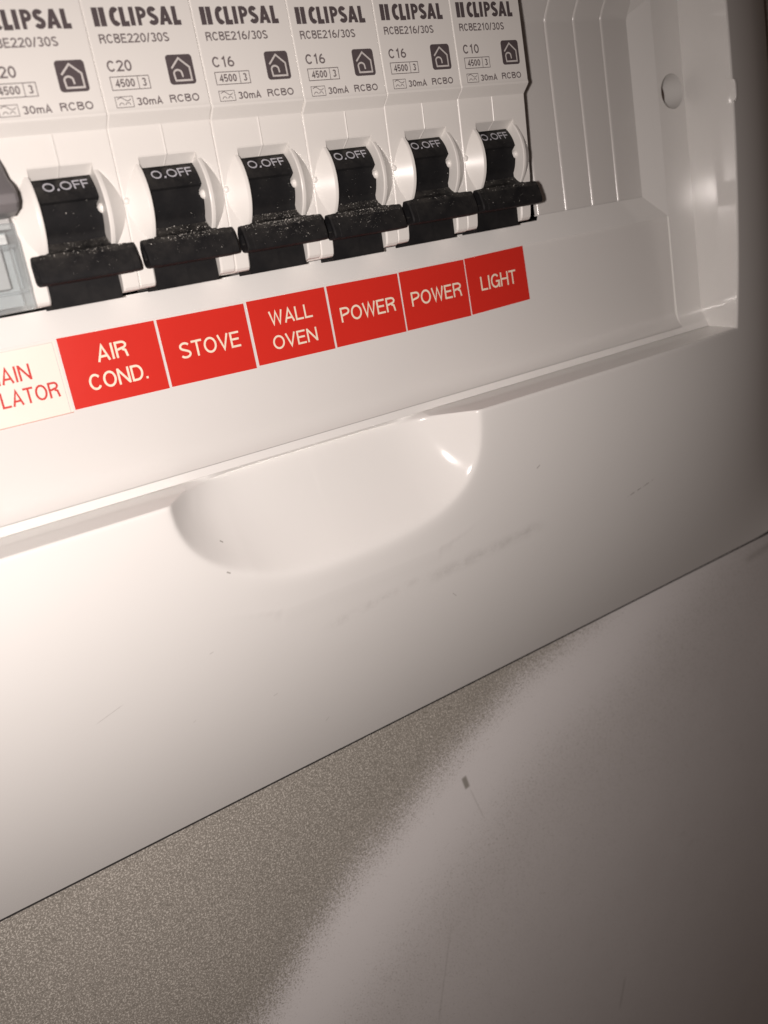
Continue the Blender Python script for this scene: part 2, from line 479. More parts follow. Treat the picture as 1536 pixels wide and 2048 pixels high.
def write(bm, s, x0, x1, y0, h, stroke, zf, squeeze=0.0, lev0=0.02):
    """a word fitted between x0 and x1 on the baseline y0 with cap height h (mm)"""
    adv = [ADV.get(ch, 0.62) for ch in s]
    gap = 0.085
    tot = sum(adv) + gap * (len(s) - 1)
    kx = (x1 - x0) / (tot * h)
    x = x0
    k = 0
    for ch, a in zip(s, adv):
        w = a * kx
        if ch == 'I': w = max(w, 2 * stroke / h / 2)
        for st in glyph(ch, w, stroke / h / 2):
            ribbon(bm, [(x + px * h, y0 + py * h) for px, py in st], stroke / 2, zf, lev0 + 0.004 * (k % 4))
            k += 1
        x += (a + gap) * kx * h

def flat(z): return lambda x, y: z

def quad2(bm, pts, z):
    bm.faces.new([bm.verts.new((x, y, z)) for x, y in pts])

def text_obj(name, material, parent, fn, label=None):
    bm = bmesh.new(); fn(bm)
    for f in bm.faces:
        f.normal_update()
    o = finish(bm, name, material, parent, merge=False)
    if label: o['label'] = label
    return o

# ------------------------------------------------------------------ the board behind (setting)
ZW = -9.3
bm = bmesh.new()
hx0, hx1, hy0, hy1 = -62, 196, 10, 165
ox0, ox1, oy0, oy1 = -420, 700, -480, 420
for q in (((ox0, oy0), (ox1, oy0), (ox1, hy0), (ox0, hy0)), ((ox0, hy1), (ox1, hy1), (ox1, oy1), (ox0, oy1)),
          ((ox0, hy0), (hx0, hy0), (hx0, hy1), (ox0, hy1)), ((hx1, hy0), (ox1, hy0), (ox1, hy1), (hx1, hy1))):
    quad2(bm, q, ZW)
o = finish(bm, 'backing_board', M['board'])
o['kind'] = 'structure'
o['label'] = 'speckled grey metal backing board with white overspray'

# ------------------------------------------------------------------ enclosure
enc = thing('switchboard_enclosure', 'white glossy plastic switchboard enclosure with curved front and finger hollow under the breakers', 'switchboard', loc=(60, -36, ZW))
enc_inv = enc.matrix_world.copy()

def part(o):
    o.parent = enc
    o.matrix_parent_inverse = Matrix.Translation(-enc.location)
    return o

def q_(x):
    return 0.0 if x < 60 else min(0.99, 0.112 * ((x - 60) / 107.0) ** 6.05)

def h_(y):
    if y < 36:
        v = 36 - y
        return 23.0 - 0.124 * v - 0.00262 * v * v
    v = y - 36                     # gentle crown above
    return 23.0 + 0.124 * v - 0.00104 * v * v

def base_z(x, y):
    return ZW + max(0.0, h_(y)) * (1 - min(1.0, q_(x)))

YL = 36.15     # front edge of the ledge
UC, UA, VB = 42.5, 34.7, 21.6
def scoop(x, y):
    """depth of the finger hollow: sloping ends, a longer slope from the bottom, eased rim"""
    def rho(x, y):
        v = max(0.0, 36.0 - y) / VB
        uu = (x - UC) / UA
        a = min(1.0, max(0.0, (uu + 0.6) / 1.2))
        p = 2.2 + 0.8 * a
        return (abs(uu) ** p + v ** p) ** (1 / p)
    r0 = rho(x, y)
    if r0 > 1.35: return 0.0
    au = abs((x - UC) / UA); av = max(0.0, 36.0 - y) / VB
    side = 1.55 if x < UC else 1.30
    if r0 < 1:
        a = min(1.0, max(0.0, ((x - UC) / UA + 0.6) / 1.2)); p = 2.2 + 0.8 * a
        ds = side * UA * max(1e-4, (1 - av ** p) ** (1 / p) - au)
        db = 0.95 * VB * max(1e-4, (1 - au ** p) ** (1 / p) - av)
        d = (ds ** -2.4 + db ** -2.4) ** (-1 / 2.4)
    else:
        d = -(r0 - 1) * 22
    wx = (au ** 3 + 1e-3) / (au ** 3 + (av * 0.9) ** 3 + 2e-3)
    k = 0.5 * wx + 1.2 * (1 - wx)
    d = (d + math.sqrt(d * d + k * k)) / 2
    d *= max(0.0, min(1.0, (1.35 - r0) / 0.30))
    cap = 13.4 - 0.30 * max(0.0, 36.0 - y); q = 6.5     # floor of the hollow, sloping down towards the ledge
    h = max(0.0, q - abs(d - cap)) / q
    return min(d, cap) - h * h * q * 0.25

def cover_z(x, y):
    z = base_z(x, y)
    z -= scoop(x, y) if (y <= YL + 0.01) else 0
    if x >= 167.3 and y >= YL:
        d = x - 167.3
    elif x < 167.3 and y <= YL:
        d = YL - y
    else:
        d = 9 if x < 167.3 else math.hypot(max(0, x - 167.3), max(0, YL - y))
    if d < 0.5:
        z -= 0.32 * (1 - d / 0.5) ** 2
    return z

def frange(a, c, st):
    n = max(1, round((c - a) / st))
    return [a + (c - a) * i / n for i in range(n)]

xs = frange(-75, 2, 4) + frange(2, 84, 0.5) + frange(84, 160, 3) + frange(160, 167.3, 1.2) + [167.3, 167.45, 167.6, 167.8] + frange(168.1, 200, 1.5) + frange(200, 214.2, 1.0) + [214.2]
ys = [-36.05] + frange(-35.8, 8, 2.0) + frange(8, YL - 0.5, 0.5) + [YL - 0.5, YL - 0.3, YL - 0.15, YL] + frange(YL + 2, 150, 3) + [150]
bm = bmesh.new()
vg = {}
def vt(i, j):
    if (i, j) not in vg:
        x, y = xs[i], ys[j]
        z = cover_z(x, y)
        vg[(i, j)] = bm.verts.new((x, y, z))
    return vg[(i, j)]
iw = xs.index(167.3); jl = ys.index(YL)
for i in range(len(xs) - 1):
    for j in range(len(ys) - 1):
        if i < iw and j >= jl: continue
        bm.faces.new((vt(i, j), vt(i + 1, j), vt(i + 1, j + 1), vt(i, j + 1)))
# ledge (top face of the lower panel) and right wall of the recess
LIPY, LIPZ = 36.95, 1.9
low = [bm.verts.new((xs[i], LIPY, LIPZ)) for i in range(iw + 1)]
for i in range(iw):
    bm.faces.new((vt(i, jl), vt(i + 1, jl), low[i + 1], low[i]))
wall = [bm.verts.new((167.3, max(ys[j], LIPY), (LIPZ if j == jl else 0.4))) for j in range(jl, len(ys))]
mid = bm.verts.new((167.3, 40.2, 0.4))
for k, j in enumerate(range(jl, len(ys) - 1)):
    if k == 0:
        bm.faces.new((vt(iw, j), vt(iw, j + 1), wall[1], mid, wall[0])) if ys[jl + 1] > 40.2 else bm.faces.new((vt(iw, j), vt(iw, j + 1), wall[1], wall[0]))
    else:
        bm.faces.new((vt(iw, j), vt(iw, j + 1), wall[k + 1], wall[k]))
front = part(finish(bm, 'front_cover', M['cover'], angle=38))

bm = bmesh.new()
prism(bm, [(-35.0, ZW + 0.05), (-36.62, ZW + 0.05), (-36.62, ZW + 0.22), (-35.0, ZW + 0.22)], -75, 212)
part(finish(bm, 'seal_strip', M['dark']))

# small hinge nub on the edge of the recess wall
bm = bmesh.new()
prism(bm, [(90.2, 12.6), (91.0, 14.9), (92.0, 15.15), (94.6, 15.15), (95.6, 14.9), (96.4, 12.6)], 167.26, 168.2, 0.02, 0.3)
part(finish(bm, 'hinge_nub', M['frame'], bevel=0.15))

# recess floor: label holder, its curved lower lip, frame with bevels round the breaker window
YT = 66.95
bm = bmesh.new()
pts = [(YT, -0.02), (43.0, -0.02)]
cy, cz, rr = 43.0, 6.0, 6.02
for k in range(1, 11):
    a = math.radians(-90 - 46 * k / 10)
    pts.append((cy + rr * math.cos(a), cz + rr * math.sin(a)))
ye, ze = pts[-1]
for (y0, z0), (y1, z1) in zip(pts, pts[1:]):
    face(bm, [(-75, y0, z0), (157.4, y0, z0), (157.4, y1, z1), (-75, y1, z1)])
part(finish(bm, 'label_holder', M['insert'], angle=30))

bm = bmesh.new()
prof = [(ye - 0.05, ze - 0.25), (ye - 0.12, ze + 0.04), (LIPY + 0.75, LIPZ + 0.28), (LIPY + 0.12, LIPZ + 0.52), (LIPY + 0.02, LIPZ + 0.42), (LIPY, LIPZ + 0.002)]
for (y0, z0), (y1, z1) in zip(prof, prof[1:]):
    face(bm, [(-75, y0, z0), (167.3, y0, z0), (167.3, y1, z1), (-75, y1, z1)])
# short piece of the same curve under the right-hand frame strip
c2 = [(44.0, 0.4), (42.6, 0.42), (41.2, 0.55), (40.2, 0.86), (39.4, 1.28), (ye - 0.12, ze + 0.04)]
for (y0, z0), (y1, z1) in zip(c2, c2[1:]):
    face(bm, [(157.4, y0, z0), (167.3, y0, z0), (167.3, y1, z1), (157.4, y1, z1)])
part(finish(bm, 'recess_lip', M['frame'], angle=40, wn=True))
bm = bmesh.new()
stp = [(YT, 0.4)] + c2
lo_ = [bm.verts.new((157.385, y, -0.3)) for y, z in stp]
hi_ = [bm.verts.new((157.385, y, z - 0.12)) for y, z in stp]
tp_ = [bm.verts.new((157.50, y, z + 0.004)) for y, z in stp]
for i in range(len(stp) - 1):
    bm.faces.new((lo_[i], hi_[i], hi_[i + 1], lo_[i + 1]))
    bm.faces.new((hi_[i], tp_[i], tp_[i + 1], hi_[i + 1]))
part(finish(bm, 'holder_edge', M['frame'], angle=50))

ZB = -1.8
BX, BY0, BY1 = 150.8, 72.75, 114.5
FX, FY0, FY1 = 157.4, YT, 118.0
WX1 = 114.6           # right edge of the breaker window
bm = bmesh.new()
HC, HR = (162.75, 96.5), 4.15
# frame strip with a round recess in it
sq = []
nseg = 40
for i in range(nseg):
    a = 2 * math.pi * i / nseg
    c, s_ = math.cos(a), math.sin(a)
    k = min(4.55 / abs(c) if abs(c) > 1e-6 else 99, 6 / abs(s_) if abs(s_) > 1e-6 else 99)
    sq.append((HC[0] + c * k, HC[1] + s_ * k))
corner = [(HC[0] + sx * 4.55, HC[1] + sy * 6) for sx, sy in ((1, 1), (-1, 1), (-1, -1), (1, -1))]
circ = [(HC[0] + HR * math.cos(2 * math.pi * i / nseg), HC[1] + HR * math.sin(2 * math.pi * i / nseg)) for i in range(nseg)]
for i in range(nseg):
    j = (i + 1) % nseg
    ang = [math.atan2(p[1] - HC[1], p[0] - HC[0]) for p in (sq[i], sq[j])]
    poly = [(*circ[i], 0.4), (*sq[i], 0.4)]
    for cpt in corner:
        ca = math.atan2(cpt[1] - HC[1], cpt[0] - HC[0])
        a0 = 2 * math.pi * i / nseg; a1 = 2 * math.pi * (i + 1) / nseg
        ca = ca % (2 * math.pi)
        if a0 + 1e-6 < ca < a1 - 1e-6: poly.append((*cpt, 0.4))
    poly += [(*sq[j], 0.4), (*circ[j], 0.4)]
    face(bm, poly)
x0, x1 = HC[0] - 4.55, HC[0] + 4.55
face(bm, [(x0, 44.0, 0.4), (x1, 44.0, 0.4), (x1, HC[1] - 6, 0.4), (x0, HC[1] - 6, 0.4)])
face(bm, [(x0, HC[1] + 6, 0.4), (x1, HC[1] + 6, 0.4), (x1, 150, 0.4), (x0, 150, 0.4)])
face(bm, [(157.4, 44.0, 0.4), (x0, 44.0, 0.4), (x0, HC[1] - 6, 0.4), (x0, HC[1] + 6, 0.4), (x0, 150, 0.4), (157.4, 150, 0.4), (157.4, FY1, 0.4), (157.4, FY0, 0.4)])
face(bm, [(x1, 44.0, 0.4), (167.3, 44.0, 0.4), (167.3, 150, 0.4), (x1, 150, 0.4)])
# bevels: right, bottom, top
face(bm, [(BX, BY0, ZB), (FX, FY0, 0.4), (FX, FY1, 0.4), (BX, BY1, ZB)])
face(bm, [(BX, BY1, ZB), (FX, FY1, 0.4), (BX, FY1, 0.4)])
YWB = 71.75            # lower edge of the window under the breakers
face(bm, [(-75, FY0, 0.4), (FX, FY0, 0.4), (BX, BY0, ZB), (WX1, BY0, ZB), (WX1 - 0.6, YWB, ZB + 0.2), (-75, YWB, ZB + 0.2)])
face(bm, [(-75, FY0, 0.4), (-75, FY0, -0.3), (FX, FY0, -0.3), (FX, FY0, 0.4)])
face(bm, [(-75, YWB, ZB + 0.2), (WX1 - 0.6, YWB, ZB + 0.2), (WX1 - 0.6, YWB - 0.3, ZB - 1.6), (-75, YWB - 0.3, ZB - 1.6)])
face(bm, [(-75, FY1 + 1.0, 0.4), (WX1, FY1 + 1.0, 0.4), (WX1, FY1, 0.4), (FX, FY1, 0.4), (FX, 150, 0.4), (-75, 150, 0.4)])
face(bm, [(-75, FY1 + 1.0, 0.4), (WX1, FY1 + 1.0, 0.4), (WX1, FY1 + 1.2, -1.6), (-75, FY1 + 1.2, -1.6)])
part(finish(bm, 'recess_frame', M['frame'], angle=30, bevel=0.3, seg=3, wn=True, bang=7))

bm = bmesh.new()
ring0 = [(HC[0] + HR * math.cos(2 * math.pi * i / 40), HC[1] + HR * math.sin(2 * math.pi * i / 40)) for i in range(40)]
v0 = [bm.verts.new((x, y, 0.40)) for x, y in ring0]
v1 = [bm.verts.new((HC[0] + (x - HC[0]) * 0.99, HC[1] + (y - HC[1]) * 0.99, -5.4)) for x, y in ring0]
for i in range(40):
    j = (i + 1) % 40
    bm.faces.new((v0[i], v0[j], v1[j], v1[i]))
part(finish(bm, 'screw_hole', M['frame'], angle=40))

# blanking strips to the right of the breakers
for k in range(4):
    xa = WX1 + 0.2 + k * 9.02; xb = xa + 9.02
    if k == 3: xb = BX + 0.25
    rows = [(BY0 - 0.02, ZB - 0.25), (BY0 + 0.35, ZB), (113.5, ZB), (114.0, ZB + 0.04), (114.5, ZB + 0.17), (115.0, ZB + 0.36), (FY1, 0.38)]
    bm = bmesh.new()
    cols = [(0.0, -1.1), (0.05, -0.42), (0.22, -0.12), (0.5, -0.01), (0.8, 0.0), (9.02 - 0.28, 0.0)] + ([(9.02 - 0.1, -0.10), (9.02 - 0.02, -0.5)] if k < 3 else [(9.02, 0.0)])
    gv = [[bm.verts.new((xa + dx * (xb - xa) / 9.02, y, z + dz)) for dx, dz in cols] for y, z in rows]
    for a, c in zip(gv, gv[1:]):
        for i in range(len(cols) - 1):
            bm.faces.new((a[i], a[i + 1], c[i + 1], c[i]))
    part(finish(bm, 'blank_strip' , M['blank'], angle=50, wn=True))

# cavity behind the window
bm = bmesh.new()
prism(bm, [(66, -3.5), (126, -3.5), (126, -62), (66, -62)], -60, 150)
for f in list(bm.faces):
    if all(abs(v.co.z + 3.5) < 1e-6 for v in f.verts): bm.faces.remove(f)
part(finish(bm, 'back_tray', M['dark']))

# ------------------------------------------------------------------ adhesive labels on the holder
QUADS = [[(-0.02, 54.40), (17.45, 54.25), (17.46, 66.62), (-0.02, 66.80)], [(18.0, 54.32), (35.44, 54.05), (35.46, 66.45), (17.98, 66.60)],
         [(36.11, 54.34), (53.47, 54.17), (53.47, 66.52), (36.11, 66.62)], [(54.0, 54.26), (71.42, 54.13), (71.46, 66.32), (54.03, 66.52)],
         [(71.82, 54.19), (89.40, 54.15), (89.44, 66.42), (71.92, 66.42)], [(89.82, 54.26), (107.24, 54.70), (107.04, 66.84), (89.76, 66.50)]]
def label_sticker(k, words, red=True, label=''):
    x0 = 18.0 * k
    w = 17.475
    tx = [0.0, 0.0]
    bm = bmesh.new()
    xa, xb, ya, yb = x0, x0 + w, 54.25, 66.56
    if not red: xa, xb, ya, yb = x0 + 0.0, x0 + 17.62, 54.05, 66.5
    quad = QUADS[k] if red else [(xa, ya), (xb, ya), (xb, yb), (xa, yb)]
    lo = [bm.verts.new((x, y, 0.0)) for x, y in quad]; hi = [bm.verts.new((x, y, 0.13)) for x, y in quad]
    bm.faces.new(hi)
    for i in range(4):
        bm.faces.new((lo[i], lo[(i + 1) % 4], hi[(i + 1) % 4], hi[i]))
    o = finish(bm, 'adhesive_label', M['red' if red else 'cream'])
    tag(o, label, 'label', 'adhesive circuit labels in a row under the breakers')
    def fn(bm):
        for s, a, c, y, h, st in words:
            write(bm, s, a, c, y, h, st, flat(0.13))
    text_obj('lettering', M['creamtext' if red else 'redtext'], o, fn)
    if not red:
        def ln(bm):
            quad2(bm, ((xa, ya), (xb, ya), (xb, ya + 0.13), (xa, ya + 0.13)), 0.15)
        text_obj('border_line', M['redline'], o, ln)
        def ln2(bm):
            quad2(bm, ((xb - 0.55, ya + 0.14), (xb - 0.42, ya + 0.14), (xb - 0.42, yb - 0.2), (xb - 0.55, yb - 0.2)), 0.15)
            quad2(bm, ((xa, yb - 0.2), (xb - 0.42, yb - 0.2), (xb - 0.42, yb - 0.07), (xa, yb - 0.07)), 0.152)
        text_obj('edge_line', M['iconline'], o, ln2)
    return o

ST = 0.39
label_sticker(-1, [('MAIN', -13.0, -5.55, 61.10, 2.68, 0.36), ('ISOLATOR', -16.3, -1.75, 57.25, 2.68, 0.36)], False, 'cream label with red MAIN ISOLATOR lettering, left of the red labels')
label_sticker(0, [('AIR', 5.95, 11.6, 61.50, 2.84, ST), ('COND.', 3.45, 14.15, 56.88, 2.84, ST)], True, 'red label reading AIR COND. beside the cream label')
label_sticker(1, [('STOVE', 20.95, 33.25, 58.80, 2.95, ST)], True, 'red label reading STOVE between AIR COND. and WALL OVEN')
label_sticker(2, [('WALL', 40.2, 49.75, 61.30, 2.68, 0.36), ('OVEN', 39.95, 49.95, 56.60, 2.68, 0.36)], True, 'red label reading WALL OVEN in two lines')
label_sticker(3, [('POWER', 56.1, 69.75, 58.90, 2.95, ST)], True, 'red POWER label directly beside the WALL OVEN label')
label_sticker(4, [('POWER', 74.0, 87.75, 58.90, 2.98, ST)], True, 'red POWER label directly beside the LIGHT label')
label_sticker(5, [('LIGHT', 93.35, 103.85, 58.95, 3.08, ST)], True, 'red label reading LIGHT at the right end of the row')

# ------------------------------------------------------------------ circuit breakers
XL, XR = -3.69, 14.29          # sides of a module
SL, SR = 0.35, 10.55           # toggle slot
YC, ZC, RF = 85.85, 2.35, 9.0  # pivot axis, flange radius
FZ = 11.45                     # printed face

def face_z(y):
    p = [(71.9, 7.1), (80, 8.45), (87.8, 9.16), (97.3, 9.72)]
    for (ya, za), (yb, zb) in zip(p, p[1:]):
        if y <= yb: return za + (zb - za) * (y - ya) / (yb - ya)
    return p[-1][1]

def housing_mesh(bm):
    ZK = -40
    top = [(119.2, FZ - 0.05), (100.2, FZ), (99.7, FZ - 0.02), (99.3, FZ + 0.10), (98.95, FZ + 0.08), (98.65, FZ - 0.2), (97.5, 9.98), (97.25, 9.76), (96.9, 9.70), (92.75, face_z(92.75)), (92.5, face_z(92.5) - 0.12), (91.1, 7.3), (91.1, ZK), (119.2, ZK)]
    prism(bm, top, XL, XR, 0.2, 0.2)
    def side(y0, y1):
        n = 8
        pr = [(y1 - (y1 - y0) * i / n, face_z(y1 - (y1 - y0) * i / n)) for i in range(n + 1)]
        return pr + [(y0, ZK), (y1, ZK)]
    sl = side(79.2, 92.75)
    prism(bm, sl, XL, SL - 0.03, 0.2, 0)
    prism(bm, sl, SR + 0.03, XR, 0, 0.2)
    lowp = [(79.2, face_z(79.2)), (73.4, face_z(73.4)), (72.7, face_z(72.7) - 0.1), (72.3, 6.75), (72.12, 6.2), (72.10, ZK), (79.2, ZK)]
    prism(bm, lowp, XL, -0.75, 0.22, 0.3)
    prism(bm, lowp, 11.45, XR, 0.3, 0.22)
    # raised curved cheeks either side of the slot
    for xs_, sgn, lim in ((SL, -1, XL + 0.06), (SR, 1, XR - 0.06)):
        st = [(0.0, RF - 0.16), (0.05, RF - 0.06), (0.16, RF), (0.62, RF), (0.75, RF - 0.04)]
        dx = 0.75
        while dx < abs(lim - xs_) - 0.01:
            dx = min(dx + 0.35, abs(lim - xs_))
            st.append((dx, RF - 0.04 - (dx - 0.75) * 0.80))
        grid = []
        for dx, rad in st:
            row = []
            for i in range(37):
                t = math.radians(-60 + 120 * i / 36)
                row.append(bm.verts.new((xs_ + sgn * dx, YC + rad * math.sin(t), ZC + rad * math.cos(t))))
            grid.append(row)
        for a, c in zip(grid, grid[1:]):
            for i in range(36):
                bm.faces.new((a[i], a[i + 1], c[i + 1], c[i]))
        back = [bm.verts.new((xs_, v.co.y, 2.0)) for v in grid[0]]
        for i in range(36):
            bm.faces.new((grid[0][i], grid[0][i + 1], back[i + 1], back[i]))
    # pivot bumps
    disc_dome(bm, (SR + 0.02, YC - 0.15, 8.55), 0.85, 0.7, 'x', -1)
    disc_dome(bm, (XL + 0.62, YC + 0.25, face_z(86) - 0.05), 0.62, 0.5, 'z')
    # mould line down the middle of the lower face
    for ya, yb in ((92.6, 97.2),):
        za, zb = face_z(ya), face_z(yb)
        a = [(5.15, ya, za), (5.30, ya, za + 0.14), (5.52, ya, za)]
        c = [(5.15, yb, zb), (5.30, yb, zb + 0.14), (5.52, yb, zb)]
        e = [(5.05, 91.12, 7.35), (5.25, 91.12, 7.48), (5.45, 91.12, 7.35)]
        for p, q in ((a, c), (e, a)):
            face(bm, [p[0], p[1], q[1], q[0]]); face(bm, [p[1], p[2], q[2], q[1]])

def toggle_mesh(bm):
    rows = []
    RT = 6.95
    for i in range(9):
        t = math.radians(50 - (50 - 13) * i / 8)
        rows.append((YC + RT * math.sin(t), ZC + RT * math.cos(t), 0.45, 10.50))
    t = math.radians(12.2)
    rows.append((YC + 6.75 * math.sin(t), ZC + 6.75 * math.cos(t), 0.45, 10.45))
    for i in range(9):
        t = math.radians(11 - (11 + 36) * i / 8)
        rr = 6.42 if i else 6.46
        x1 = 9.75 if 1 <= i <= 2 else 10.48
        rows.append((YC + rr * math.sin(t), ZC + rr * math.cos(t), 0.45, x1))
    rows += [(81.3, 7.55, 0.4, 10.5), (80.6, 8.2, 0.3, 10.7), (80.0, 9.1, 0.0, 11.1), (79.6, 10.3, -0.2, 11.4), (78.6, 10.8, -0.2, 11.4), (76.0, 10.0, -0.2, 11.4), (75.6, 7.4, -0.45, 11.25), (75.2, 6.35, -0.5, 11.25), (71.4, 6.15, -0.5, 11.25)]
    loft(bm, rows, 1.0)
    # fine mould mark on the tail below the handle
    prism(bm, [(72.2, 6.1), (74.9, 6.25), (74.9, 6.42), (72.2, 6.28)], 5.6, 5.75)

def bar_mesh(bm):
    pr = [(79.75, 9.3), (79.75, 10.45), (79.62, 10.75), (78.9, 11.3), (78.7, 11.42), (76.6, 12.1), (75.7, 12.2), (75.25, 12.0), (75.05, 11.5), (74.98, 10.2), (75.1, 9.3), (75.8, 8.7), (78.6, 8.6)]
    st0 = -2.82; st1 = 13.72
    def scaled(f): return [(77.3 + (y - 77.3) * f, 10.4 + (z - 10.4) * f) for y, z in pr]
    prism(bm, scaled(0.972), st0, st0 + 2.0, 0.25, 0.0, zmin=-99, hole=0.42)
    prism(bm, pr, st0 + 1.25, st1 - 1.25, 0.10, 0.10, zmin=-99, hole=0.999)
    prism(bm, scaled(0.972), st1 - 2.0, st1, 0.0, 0.25, zmin=-99)

def brand(bm):
    z = FZ
    H0, H1 = 111.58, 114.30
    quad2(bm, ((-2.35, H0), (-1.42, H0), (-1.42, H1), (-2.35, H1)), z + 0.02)
    quad2(bm, ((-1.25, H0), (-0.34, H0), (-0.34, H1), (-1.25, H1)), z + 0.02)
    h = H1 - H0
    def put(strokes, x, w, sw, k0=0):
        for k, st in enumerate(strokes):
            ribbon(bm, [(x + px, H0 + py) for px, py in st], sw / 2, flat(z), 0.02 + 0.005 * k)
    s = 0.76; q = s / 2
    put([arc(1.24, h / 2, 0.92 - q, h / 2 - q * 0.9, 48, 312, 14)], 0, 0, s)
    put([[(2.02 + q, h), (2.02 + q, q * 0.8), (3.38, q * 0.8)]], 0, 0, s)
    put([[(3.60 + q, 0), (3.60 + q, h)]], 0, 0, s)
    put([[(4.72 + q, 0), (4.72 + q, h)], [(4.9, h - q * 0.8), (5.50, h - q * 0.8)] + arc(5.50, h - 0.85, 0.60, 0.85 - q * 0.8, 88, -88, 8) + [(4.9, h - 1.70 + q * 0.8)]], 0, 0, s * 0.80)
    put([arc(7.42, h - 0.78, 0.86 - q, 0.78 - q * 0.85, 20, 230, 9) + arc(7.42, 0.80, 0.94 - q, 0.80 - q * 0.85, 60, -160, 9)], 0, 0, s * 0.90)
    for kk, qd in enumerate((((8.42, 0), (9.16, 0), (9.80, h), (9.16, h)), ((9.84, 0), (10.58, 0), (9.86, h), (9.22, h)), ((8.95, 0.48), (10.05, 0.48), (9.95, 1.02), (9.05, 1.02)))):
        quad2(bm, [(x, H0 + y) for x, y in qd], z + 0.02 + 0.005 * kk)
    put([[(10.78 + q, h), (10.78 + q, q * 0.8), (12.12, q * 0.8)]], 0, 0, s)

def icon(bm):
    x0, x1, y0, y1, rr = 7.93, 12.54, 102.62, 107.15, 0.55
    pts = []
    for cx, cy, a in ((x1 - rr, y1 - rr, 0), (x0 + rr, y1 - rr, 90), (x0 + rr, y0 + rr, 180), (x1 - rr, y0 + rr, 270)):
        pts += arc(cx, cy, rr, rr, a, a + 90, 5)
    quad2(bm, pts, FZ + 0.02)

def icon_house(bm):
    pts = [(8.66, 105.1), (10.15, 106.58), (11.80, 105.2), (11.83, 103.22), (9.03, 103.22), (8.90, 104.3)] + arc(9.60, 104.28, 0.70, 0.55, 180, 0, 9)[1:] + [(10.36, 103.72)]
    ribbon(bm, pts, 0.145, flat(FZ), 0.035)

def box_lines(bm):
    z = FZ + 0.02
    def rect(xa, xb, ya, yb, t):
        quad2(bm, ((xa, ya), (xb, ya), (xb, ya + t), (xa, ya + t)), z)
        quad2(bm, ((xa, yb - t), (xb, yb - t), (xb, yb), (xa, yb)), z)
        quad2(bm, ((xa, ya + t), (xa + t, ya + t), (xa + t, yb - t), (xa, yb - t)), z)
        quad2(bm, ((xb - t, ya + t), (xb, ya + t), (xb, yb - t), (xb - t, yb - t)), z)
    rect(-2.0, 4.5, 102.30, 104.36, 0.13)
    quad2(bm, ((2.50, 102.44), (2.62, 102.44), (2.62, 104.22), (2.50, 104.22)), z)
    rect(-1.96, 1.02, 99.72, 101.42, 0.11)
    w = [(-1.55 + i * 2.2 / 20, 100.98 + 0.26 * math.sin(i / 20 * 2 * math.pi)) for i in range(21)]
    ribbon(bm, w, 0.06, flat(FZ), 0.022)
    ribbon(bm, arc(-1.0, 99.95, 0.42, 0.5, 165, 20, 8), 0.06, flat(FZ), 0.026)
    ribbon(bm, arc(0.05, 99.95, 0.42, 0.5, 160, 15, 8), 0.06, flat(FZ), 0.026)

def model_text(s):
    def fn(bm):
        write(bm, s, -2.15, 9.40, 109.14, 1.36, 0.23, flat(FZ))
    return fn

def rating_text(s):
    def fn(bm):
        write(bm, s, -1.97, 2.05, 105.05, 1.66, 0.28, flat(FZ))
        write(bm, '4500', -1.25, 1.95, 102.74, 1.22, 0.22, flat(FZ))
        write(bm, '3', 3.15, 3.90, 102.74, 1.22, 0.22, flat(FZ))
        write(bm, '30mA', 1.52, 5.92, 99.92, 1.17, 0.22, flat(FZ))
        write(bm, 'RCBO', 7.22, 12.42, 99.98, 1.20, 0.22, flat(FZ))
    return fn

def off_text(bm):
    def drum(x, y):
        d = max(0.0, 6.95 ** 2 - (y - YC) ** 2)
        return ZC + math.sqrt(d)
    yb, hh = 89.05, 1.42
    write(bm, 'O', 2.30, 4.10, yb, hh, 0.23, drum, 0.0, 0.10)
    quad2(bm, ((4.42, yb), (4.74, yb), (4.74, yb + 0.3), (4.42, yb + 0.3)), drum(4, yb + 0.1) + 0.06)
    write(bm, 'O', 5.05, 6.85, yb, hh, 0.23, drum, 0.0, 0.10)
    write(bm, 'FF', 7.15, 9.65, yb, hh, 0.23, drum, 0.0, 0.10)

protos = {}
def mesh_part(key, name, material, parent, fn, angle=35, text=False):
    if key in protos:
        o = protos[key].copy()
        COL.objects.link(o)
        o.parent = parent
        o.matrix_parent_inverse.identity()
        o.location = (0, 0, 0)
        o.name = name
        return o
    bm = bmesh.new(); fn(bm)
    o = finish(bm, name, material, parent, angle=angle, merge=not text and key != 'housing', wn=not text)
    protos[key] = o
    return o

